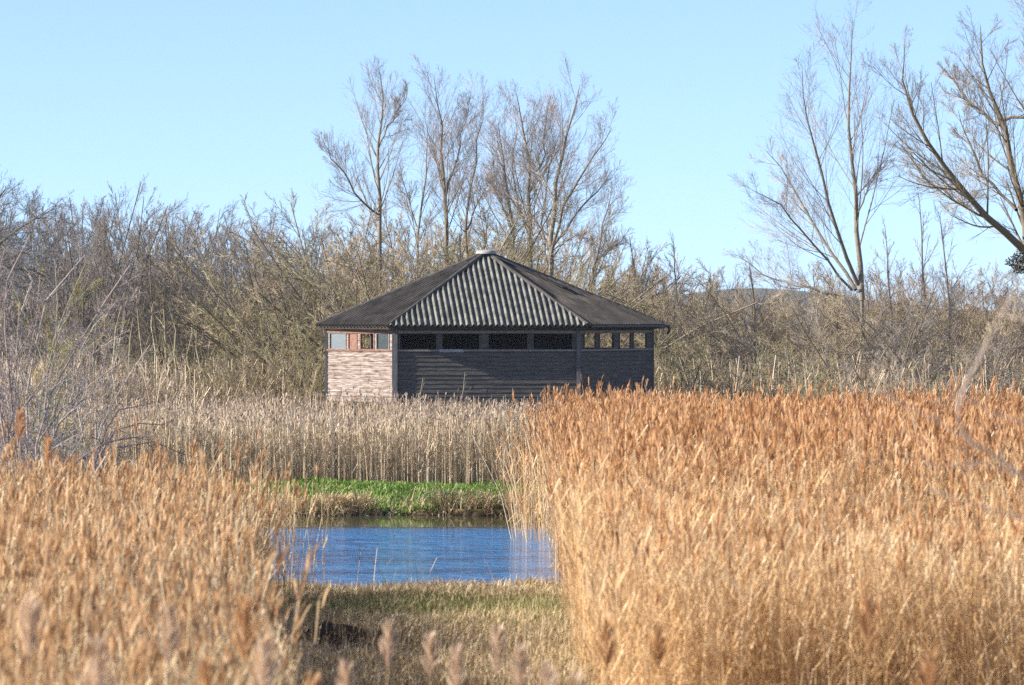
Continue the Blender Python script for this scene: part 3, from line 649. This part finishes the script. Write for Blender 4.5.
# the big tree at the right edge
D = 100
tall('willow_tree', 'big bare tree with thick dark ascending limbs at the right edge', D, [limb_px([(1030, 300), (1028, 250), (1022, 200), (1005, 130), (985, 75), (980, 25)], D, [.22, .19, .14, .10, .06, .012]),
      limb_px([(1026, 252), (985, 215), (945, 170), (915, 125), (902, 80), (905, 45)], D, [.17, .14, .105, .07, .04, .012], dd=(0, -1, -1.5, -2, -2, -2)),
      limb_px([(985, 217), (955, 200), (925, 180), (905, 150)], D, [.055, .05, .035, .012], dd=(-1, 1, 2, 2)),
      limb_px([(1000, 125), (965, 100), (945, 70)], D, [.07, .05, .012], dd=(0, 1, 2)),
      limb_px([(1016, 210), (985, 180), (965, 140), (958, 110)], D, [.07, .06, .04, .01], dd=(0, 2, 2, 3)),
      limb_px([(1028, 240), (1045, 150), (1040, 60), (1030, -20)], D, [.16, .12, .08, .02], dd=(0, 1, 2, 3)),
      limb_px([(1005, 120), (1035, 118), (1060, 110)], D, [.07, .05, .02], dd=(0, -1, -2))],
     lv(TALL, L0_n=22, L0_lf=.34), mt='trunk_dark', mc='tw_brown')
# ivy clump at the foot of that tree
def leaf_clump(name, c, rad, n, size, mat, label, cat, rng, parent=None):
    dirs = unit(rng.normal(size=(n, 3))); rr = rad*(.55+.5*rng.random((n, 1)))*(1+.25*np.sin(dirs[:, :1]*5)*np.sin(dirs[:, 2:]*4+1))
    p = np.array(c)+dirs*rr; u = unit(rng.normal(size=(n, 3))); v = unit(np.cross(u, rng.normal(size=(n, 3))))
    s = size*(.6+.8*rng.random((n, 1))); V = np.stack([p-u*s, p+v*s*.7, p+u*s, p-v*s*.7], 1).reshape(-1, 3); i = np.arange(n)*4
    A = Acc(); A.add(V, np.stack([i, i+1, i+2, i+3], 1), np.repeat(rng.random(n), 4)); o = A.build(name, M[mat], None, False, c, c); tag(o, label, cat); return o
leaf_clump('ivy_clump', W3(1023, 263, 99.2), np.array([.36, .36, .26]), 2200, .022, 'ivy', 'dark round ivy clump in the fork of the big tree at the right edge', 'ivy', r2)
# darker tree at the far left
D = 84
tall('bare_tree', 'dark bare tree with drooping twigs at the upper left edge', D, [limb_px([(-45, 330), (-30, 260), (-15, 215), (5, 190)], D, [.14, .11, .08, .015]), limb_px([(-35, 290), (-5, 245), (25, 225), (45, 212)], D, [.08, .06, .04, .01], dd=(0, -1, -1, -2)),
      limb_px([(-30, 280), (5, 265), (35, 270), (55, 285)], D, [.07, .05, .03, .01], dd=(0, 1, 1, 2))], lv(TALL, L0_n=18, L0_up=-.02, L1_up=-.03), mt='trunk_dark', mc='tw_greyblue')

RS = 1.0
# ---- shrubs: prototypes at the origin, reused by meshes
def shrub_arrays(n, spread, H, r, rng, n1=9, n2=7, n3=5, lf=.38, up=.07, arch=.25, tw=.0033):
    limbs = fan(n, spread, H, r, rng, arch=arch)
    lvls = [dict(n=n1, t0=.15, ang=.55, lf=lf, K=4, wander=.10, up=up, rf=.45, sides=4, limb=True, rmin=.0065),
            dict(n=n2, t0=.1, ang=.55, lf=.5, K=3, wander=.12, up=up, rf=.55, rmin=tw*1.2),
            dict(n=n3, t0=.05, ang=.55, lf=.55, K=3, wander=.14, up=up, rf=.7, rmin=tw)]
    return tree_parts(limbs, lvls, rng, 5)
r3 = np.random.default_rng(5)
PROTO = {
 'round': [shrub_arrays(20, 1.0, 4.4, .028, r3, n3=10, lf=.33, n2=8, up=.035) for _ in range(3)],      # dome of willow
 'upright': [shrub_arrays(20, .34, 5.2, .024, r3, n1=10, n2=8, n3=8, lf=.27, up=.09, arch=.05) for _ in range(3)],
 'twiggy': [shrub_arrays(14, .42, 6.6, .036, r3, n1=12, n2=8, n3=9, lf=.28, up=.08, arch=.1) for _ in range(3)],
}
def acc_arrays(A): return np.concatenate(A.V), np.concatenate(A.Q), np.concatenate(A.T)
PARR = {k: [(acc_arrays(a), acc_arrays(b)) for a, b in v] for k, v in PROTO.items()}
PREF = {k: [float(np.percentile(a[0][0][:, 2], 99.0)*.5+np.percentile(a[1][0][:, 2], 99.0)*.5) for a in v] for k, v in PARR.items()}
MESHC = {}
def shrub(kind, label, x, y, H, wide, proto, k, mt, mc, cat='shrub', group=None, trunk='stems', crown='twigs'):
    key = (proto, k, mt, mc)
    if key not in MESHC:
        (V1, Q1, T1), (V2, Q2, T2) = PARR[proto][k]
        MESHC[key] = (mesh(trunk, V1, Q1, M[mt], T1, smooth=True), mesh(crown, V2, Q2, M[mc], T2))
    ref = PREF[proto][k]
    t = empty(kind, (x, y, float(gz(x, y))-.05)); t.rotation_euler = (0, 0, r3.random()*6.28); t.scale = (H/ref*wide, H/ref*wide, H/ref)
    tag(t, label, cat, group)
    link(trunk, MESHC[key][0], t); link(crown, MESHC[key][1], t); return t
def sh(px, d, ytop, *a, **kw):
    x = (px-512)/F*d; H = CAMZ+(312-ytop)/F*d-.4
    return shrub(a[0], a[1], x, d, H, *a[2:], **kw)
# left hedge: small grey trees with a hazy top
lab = ['low grey twiggy tree nearest the left edge of the hedge', 'tallest grey twiggy tree, at the left of the hedge', 'broad grey twiggy tree second from the left in the hedge', 'dark grey twiggy tree in the middle of the left hedge', 'grey twiggy tree with a flat top right of the hedge middle', 'lower grey twiggy tree near the right end of the left hedge', 'last small grey tree before the gap left of the hide trees']
for (px, d, yt, w, k), l in zip([(28, 128, 215, 1.0, 0), (78, 124, 190, .95, 1), (125, 127, 200, 1.0, 2), (168, 122, 208, 1.0, 0), (210, 126, 213, 1.0, 1), (245, 123, 220, .9, 2), (280, 128, 236, .9, 0)], lab):
    sh(px, d, yt, 'hedge_tree', l, w, 'twiggy', k, 'trunk_dark', 'tw_greyblue', cat='tree', group='grey trees of the left hedge', trunk='trunk', crown='crown')
# slim pale trunks in front of them
for i, px in enumerate([118, 131, 144, 157, 166, 179, 190, 203, 214, 226, 238, 251, 262]):
    d = 117+r3.random()*3; yt = 292+r3.random()*28
    b = W3(px, 400, d); b[2] = float(gz(b[0], b[1])); L = [poly([b, W3(px+r3.normal()*3, (yt+390)/2, d), W3(px+r3.normal()*5, yt, d)], [.04, .028, .008], 7, .05)]
    make_tree('sapling', 'slim pale sapling standing upright in the thicket below the left hedge', 'tree', b, L,
              [dict(n=12, t0=.35, ang=.45, lf=.22, K=3, wander=.1, up=.12, rf=.5, rmin=.008), dict(n=4, t0=.1, ang=.5, lf=.45, K=3, wander=.1, up=.1, rf=.6, rmin=.005)], r3, 'tw_pale', 'tw_olive', group='pale saplings below the left hedge')
# olive and tan thicket shrubs under the hedge
items = [(60, 112, 330, 'brown'), (105, 113, 345, 'brown'), (150, 112, 352, 'pink'), (190, 113, 350, 'olive'), (228, 112, 345, 'olive'), (262, 113, 335, 'brown'), (300, 112, 320, 'olive')]
lab = ['low brown shrub behind the bleached bush', 'brown shrub second in the row under the left hedge', 'reddish shrub left of the middle of the row under the hedge', 'olive shrub in the middle of the row under the left hedge', 'yellowish olive shrub right of the middle under the left hedge', 'brown shrub between the olive ones under the hedge', 'olive shrub just left of the hide']
for i, ((px, d, yt, c), l) in enumerate(zip(items, lab)):
    sh(px, d, yt, 'shrub', l, 1.15, 'upright', i % 3, 'trunk', 'tw_'+c, group='shrubs under the left hedge')
# dome of willow scrub behind and left of the hide
items = [(300, 122, 232, 1.15, 'tan'), (338, 120, 214, 1.15, 'tan'), (385, 119, 208, 1.15, 'olive'), (430, 121, 206, 1.15, 'tan'), (472, 119, 212, 1.1, 'olive'), (325, 115, 290, 1.2, 'olive'), (515, 122, 234, 1.0, 'tan'), (560, 121, 252, 1.0, 'brown')]
lab = ['tan willow bush at the left end of the dome beside the hide', 'high tan willow bush left of the hide roof', 'olive willow bush behind the left roof slope', 'tan willow bush behind the upper left roof slope', 'olive willow bush closest to the roof apex', 'low olive willow bush beside the left wall of the hide', 'tan willow bush behind the front slope of the roof, right of the apex', 'brown willow bush behind the right roof slope']
for i, ((px, d, yt, w, c), l) in enumerate(zip(items, lab)):
    sh(px, d, yt, 'willow_bush', l, w, 'round', i % 3, 'trunk', 'tw_'+c, group='willow bushes around the hide')
# scrub right of the hide
items = [(612, 124, 258, .9, 'upright', 'brown'), (652, 122, 268, .95, 'upright', 'brown'), (692, 125, 272, .9, 'upright', 'pink'), (733, 123, 284, .9, 'upright', 'brown'), (672, 113, 325, 1.0, 'round', 'olive'), (718, 114, 318, 1.1, 'round', 'olive'), (765, 116, 300, 1.1, 'round', 'tan'),
         (812, 118, 283, 1.2, 'round', 'tan'), (862, 117, 272, 1.2, 'round', 'greyblue'), (912, 119, 276, 1.15, 'round', 'tan'), (958, 117, 280, 1.15, 'round', 'greyblue'), (1004, 115, 290, 1.1, 'round', 'tan'), (905, 110, 350, 1.0, 'round', 'pink'), (846, 110, 345, 1.0, 'round', 'olive')]
lab = ['upright brown shrub just behind the right end of the roof', 'upright brown shrub first past the right end of the hide', 'pinkish upright shrub second past the hide', 'brown upright shrub under the gap where the blue hill shows', 'low olive bush against the right wall of the hide', 'low olive bush a step right of the hide wall', 'tan bush below the lowest branch of the vase-shaped tree',
       'broad tan bush left of the trunk of the vase-shaped tree', 'grey bush under the trunk of the vase-shaped tree', 'tan bush between the vase-shaped tree and the big edge tree', 'grey bush left of the big tree at the right edge', 'tan bush at the foot of the big tree at the right edge', 'low reddish bush rising from the reeds at far right', 'low olive bush with pale stems rising from the reeds right of centre']
for i, ((px, d, yt, w, pr, c), l) in enumerate(zip(items, lab)):
    sh(px, d, yt, 'scrub_bush', l, w, pr, i % 3, 'trunk', 'tw_'+c, group='scrub right of the hide')
# thin upright saplings poking above the right-hand scrub
for px, yt, d, l in [(640, 240, 127, 'thin sapling poking up above the scrub just past the roof end'), (682, 245, 128, 'thin sapling in the middle of the low scrub skyline'), (925, 200, 128, 'thin sapling rising between the two big trees on the right'), (948, 215, 127, 'thin sapling closest to the big edge tree'), (752, 262, 127, 'thin sapling beside the gap with the blue hill'), (890, 225, 128, 'thin sapling right beside the vase-shaped tree')]:
    b = W3(px, 400, d); b[2] = float(gz(b[0], b[1])); L = [poly([b, W3(px+r3.normal()*2, (yt+390)/2, d), W3(px+r3.normal()*5, yt, d)], [.06, .04, .01], 8, .04)]
    make_tree('sapling', l, 'tree', b, L, [dict(n=18, t0=.35, ang=.6, lf=.22, K=4, wander=.09, up=.12, rf=.5, rmin=.008), dict(n=7, t0=.1, ang=.55, lf=.45, K=3, wander=.1, up=.1, rf=.6, rmin=.006), dict(n=4, t0=.1, ang=.5, lf=.5, K=3, wander=.1, up=.1, rf=.6, rmin=.005)], r3, 'trunk', 'tw_pink', group='thin saplings above the scrub')
# the mass of scrub behind them all: nobody could count it
AL, AR = Acc(), Acc()
for i in range(84):
    px = -60+i*14.1+r3.normal()*6; d = 133+r3.random()*12; pr = (['twiggy', 'upright'][i % 2] if px < 290 else ['round', 'upright', 'upright', 'twiggy'][i % 4]); k = int(r3.integers(0, 3))
    top = np.interp(px, [-60, 60, 200, 285, 330, 480, 560, 640, 700, 760, 820, 900, 1100], [212, 208, 218, 236, 218, 220, 246, 266, 278, 291, 277, 270, 268])+r3.normal()*5
    x = (px-512)/F*d; H = CAMZ+(312-top)/F*d-.4; ref = PREF[pr][k]; a = r3.random()*6.28
    for (V, Q, T) in PARR[pr][k]:
        q = V*np.array([H/ref*1.15, H/ref*1.15, H/ref]); q = np.stack([q[:, 0]*cos(a)-q[:, 1]*sin(a)+x, q[:, 0]*sin(a)+q[:, 1]*cos(a)+d, q[:, 2]+.3], 1)
        (AL if px < 290 else AR).add(q, Q, T)
o = AL.build('far_thicket', M['tw_greyblue']); tag(o, 'dense far thicket of grey scrub behind the left hedge', 'thicket', kind='stuff')
o = AR.build('far_thicket', M['tw_brown']); tag(o, 'dense far thicket of brown scrub behind the hide and the right-hand bushes', 'thicket', kind='stuff')
# understorey of brambles and dead stems at the foot of the thicket
p = np.stack([r3.uniform(-18, 18, 9000), r3.uniform(110.5, 132, 9000)], 1)
p = p[(p[:, 1] > 113) | (p[:, 0] < -5) | (p[:, 0] > 4.4)]
reed_field('understorey', p, 1.7+1.1*r3.random(len(p)), ('reed_grey', 'plume_grey'), 'tangled brown dead stems at the foot of the scrub', 0, r3, leaves=5, wst=.012, wl=.014, jl=.16, cat='undergrowth')

# ---- bleached bush at the left, nearer than the rest
D = 66
r4 = np.random.default_rng(11)
def near_bush(kind, label, px, d, stems, mt, mc, levels, group=None, yb=520):
    x = (px-512)/F*d; base = np.array([x, d, float(gz(x, d))]); t = empty(kind, base); tag(t, label, 'bush', group)
    L = [poly([base+np.array([r4.normal()*.15, r4.normal()*.15, 0])]+[W3(a, b, d+r4.normal()*.5) for a, b in s], np.linspace(.020, .007, len(s)+1)*(.8+.4*r4.random()), 8, .035, r4) for s in stems]
    tr, cr = tree_parts(L, levels, r4, 6); tr.build('stems', M[mt], t, True, base); cr.build('twigs', M[mc], t, False, base); return t
BL_ = [dict(n=13, t0=.2, ang=.55, lf=.22, K=5, wander=.12, up=.03, rf=.55, sides=4, limb=True, rmin=.0045, t1=.9), dict(n=9, t0=.1, ang=.65, lf=.45, K=4, wander=.14, up=.01, rf=.6, rmin=.0032), dict(n=6, t0=.1, ang=.7, lf=.45, K=3, wander=.2, up=0, rf=.65, rmin=.003)]
near_bush('bleached_bush', 'large bush of bleached pinkish arching stems at the left edge', 30, 66, [[(25, 400), (50, 300), (85, 255)], [(40, 420), (85, 330), (118, 290), (130, 265)], [(10, 380), (5, 290), (30, 235)], [(50, 440), (95, 380), (100, 300)], [(15, 420), (35, 340), (40, 275)], [(0, 400), (-20, 300), (-5, 240)], [(35, 440), (70, 400), (130, 355)], [(20, 420), (60, 350), (75, 290)], [(5, 430), (-25, 360), (-50, 300)]], 'bleached', 'bleached', BL_)
near_bush('bleached_bush', 'lower bleached bush with upright stems beside the larger one', 95, 69, [[(90, 420), (105, 350), (98, 300)], [(100, 430), (130, 380), (150, 345)], [(85, 430), (70, 370), (75, 320)], [(95, 440), (115, 370), (125, 310)]], 'bleached', 'tw_tan', BL_)
near_bush('fallen_branches', 'dark low dead branches arching over the reeds right of the bleached bush', 70, 64, [[(100, 455), (125, 420), (165, 425)], [(90, 460), (140, 440), (185, 455)], [(95, 450), (110, 415), (145, 405)], [(80, 455), (120, 435), (150, 440)]], 'dead_dark', 'dead_dark', [dict(n=12, t0=.25, ang=.7, lf=.16, K=4, wander=.18, up=-.02, rf=.6, limb=True, sides=4, rmin=.006), dict(n=6, t0=.1, ang=.8, lf=.5, K=4, wander=.2, up=0, rf=.6, rmin=.004)])
near_bush('lichen_bush', 'bush with yellow lichened twigs behind the bleached stems', 45, 72, [[(40, 400), (60, 320), (85, 265)], [(50, 400), (30, 320), (10, 280)], [(45, 400), (60, 340), (55, 260)], [(55, 400), (90, 330), (118, 300)]], 'tw_pale', 'lichen', BL_)

RS = 1.0
sh(-5, 70, 235, 'bleached_bush', 'grey lilac twiggy bush behind the bleached stems at the very left edge', 1.0, 'upright', 1, 'bleached', 'bleached', cat='bush')
sh(48, 75, 275, 'bleached_bush', 'twiggy tan bush filling the space behind the bleached stems', .95, 'upright', 2, 'bleached', 'tw_tan', cat='bush')
# ---- the out-of-focus branches at the right edge, close to the camera
D = 17
x = (1060-512)/F*D; base = np.array([x, D, float(gz(x, D))]); t = empty('bare_bush', base); tag(t, 'blurred pale bare branch close by at the right edge', 'bush')
def near(pts, r0, r1, d=D): return poly([W3(a, b, d) for a, b in pts], np.linspace(r0, r1, len(pts))*.9, 10, .004, r4)
P0 = poly([base, W3(1075, 560, D), W3(1040, 490, D)], [.020, .017, .012], 10)
L = [P0, near([(1040, 490), (1005, 462), (975, 445), (960, 425), (958, 410)], .010, .008), near([(958, 410), (963, 392), (984, 350), (990, 338), (1003, 312)], .010, .006),
     near([(1003, 312), (1012, 297), (1030, 305)], .006, .006), near([(1040, 490), (1034, 400), (1040, 320), (1014, 300), (985, 299), (960, 296), (935, 285)], .010, .004),
     near([(975, 445), (935, 420), (895, 400), (860, 385)], .005, .002), near([(1040, 525), (1000, 512), (960, 500), (925, 490)], .006, .002), near([(1020, 475), (980, 462), (940, 468), (905, 455)], .005, .002), near([(1040, 430), (1000, 415), (970, 400), (930, 402)], .005, .002)]
tr, cr = tree_parts(L, [dict(n=3, t0=.3, ang=.7, lf=.25, K=4, wander=.1, up=0, rf=.45, rmin=.0015), dict(n=2, t0=.2, ang=.7, lf=.5, K=3, wander=.1, up=0, rf=.5, rmin=.001)], r4, 6)
tr.build('stems', M['bleached'], t, True, base); cr.build('twigs', M['bleached'], t, False, base)

# ---- individual tall reeds near the camera, each a thing
def reed(px, ytop, d, label, warm, rng, lean=0.0):
    top = W3(px, ytop, d); x0 = top[0]-lean*2; base = np.array([x0, d, float(gz(x0, d))]); pl = rng.uniform(.34, .46)
    t = empty('tall_reed', base); tag(t, label, 'reed', 'tall reeds near the camera')
    P, Rr = poly([base, base*.5+top*.5-np.array([lean*.5, 0, 0]), top-np.array([0, 0, pl])], [.0045, .004, .003], 6)
    A = Acc(); A.add(*tubes(P[None], Rr[None], 5, np.array([.6]))); A.build('stem', M['reed_gold' if warm else 'reed_pink'], t, True, base)
    n = 110; tt = rng.random(n)*.8; a = rng.random(n)*2*pi; b0 = top-np.array([0, 0, 1])*(pl*(1-tt))[:, None]
    o = np.stack([np.cos(a), np.sin(a), a*0], 1); bl = pl*(.48-.34*tt)
    b1 = b0+(o*.42+np.array([0, 0, 1.]))*(bl*.5)[:, None]; b2 = b1+(o*.55+np.array([.10, 0, .9]))*(bl*.5)[:, None]
    A = Acc(); A.add(*ribbons(np.stack([b0, b1, b2], 1), np.array([.4, 1, .1])[None, :]*.0045*(.6+.8*rng.random((n, 1))), np.stack([-np.sin(a+1), np.cos(a+1), a*0], 1), rng.random(n)))
    A.build('plume', M['plume_gold' if warm else 'plume_pale'], t, False, base)
    for k in range(3):
        u = .35+.2*k; p, _ = interp(P[None], np.array([u])); s = 1 if (k % 2) else -1; l = .35
        q = np.stack([p[0], p[0]+np.array([s*.10, .03, .22])*l*2, p[0]+np.array([s*.30, .05, .26])*l*2])
        A = Acc(); A.add(*ribbons(q[None], np.array([[.006, .009, .001]]), np.array([[0.1, 1., 0]]), np.array([.6]))); A.build('leaf', M['reed_gold' if warm else 'reed_pink'], t, False, base)
spec = [(346, 655, 22, 0, -.06, 'low pale plume leaning right at the foot of the mud hump'), (312, 668, 21, 1, .05, 'low orange plume at the bottom, left of all the pale ones'), (576, 668, 22, 0, .03, 'low straw plume at the bottom between the pinkish and the golden reeds'), (168, 600, 22, 0, .08, 'pale plume leaning left inside the pinkish bed, lower left'), (96, 632, 20, 0, -.04, 'blurred pale plume near the lower left corner'), (205, 652, 20, 1, .04, 'blurred orange plume low in the pinkish bed'), (30, 585, 22, 0, .03, 'blurred straw plume at the left edge, low down'),
        (388, 617, 25, 0, .05, 'pale tall reed plume leaning left, brightest at the bottom centre'), (430, 628, 27, 0, 0, 'slim straw plume just right of the bright pale one'), (456, 640, 24, 0, .02, 'short pale plume, third of the row at the bottom centre'), (497, 622, 28, 0, -.02, 'pale plume below the middle of the pond'),
        (520, 640, 24, 0, 0, 'broad pinkish plume under the right half of the pond'), (548, 655, 23, 0, .02, 'low straw plume right of the pinkish one'), (606, 615, 30, 1, .0, 'thin orange plume against the edge of the golden bed'), (658, 618, 29, 1, -.04, 'orange plume inside the golden bed, lower right of the pond'),
        (244, 590, 24, 1, .03, 'tall orange plume left of the pond, standing above the pinkish bed'), (262, 630, 22, 0, -.05, 'slanting pale plume left of the mud hump'), (20, 405, 48, 1, .0, 'orange reed plume highest at the left edge'), (48, 432, 47, 1, .02, 'second orange plume beside the bleached bush'),
        (930, 640, 22, 1, 0, 'blurred orange plume in the lower right corner'), (868, 590, 27, 1, .05, 'leaning orange plume in the lower right'), (1018, 392, 48, 1, 0, 'dark orange plume at the right edge')]
r5 = np.random.default_rng(3)
for px, yt, d, w, ln, l in spec: reed(px, yt, d, l, w, r5, ln)
# small dead plants against the front wall of the hide
for px, yt, d, l in [(463, 372, 103.6, 'dead forked twig in front of the dark hide wall'), (421, 378, 103.8, 'small pale dead seedhead in front of the hide wall near its corner post')]:
    b = W3(px, 420, d); b[2] = float(gz(b[0], d)); L = [poly([b, W3(px-3, 400, d), W3(px+2, yt, d)], [.018, .012, .006], 6, .02)]
    make_tree('dead_plant', l, 'plant', b, L, [dict(n=7, t0=.6, ang=.6, lf=.14, K=3, wander=.15, up=.08, rf=.7, rmin=.006)], r5, 'tw_pale', 'tw_pale', trunk='stem', crown='twigs')

# ------------------------------------------------------------------ air
A = Acc(); A.box((-3200, -320, -2.0), (6400, 0, 0), (0, 5600, 0), (0, 0, 26.0))
m, n_, N, L = newmat('haze_air'); v_ = N.new('ShaderNodeVolumePrincipled'); v_.inputs['Color'].default_value = (.86, .92, 1.0, 1); v_.inputs['Density'].default_value = .00013; v_.inputs['Anisotropy'].default_value = .2
o_ = N.new('ShaderNodeOutputMaterial'); L.new(v_.outputs[0], o_.inputs['Volume'])
hz = A.build('haze', m); tag(hz, 'thin air haze over the whole marsh', kind='stuff')
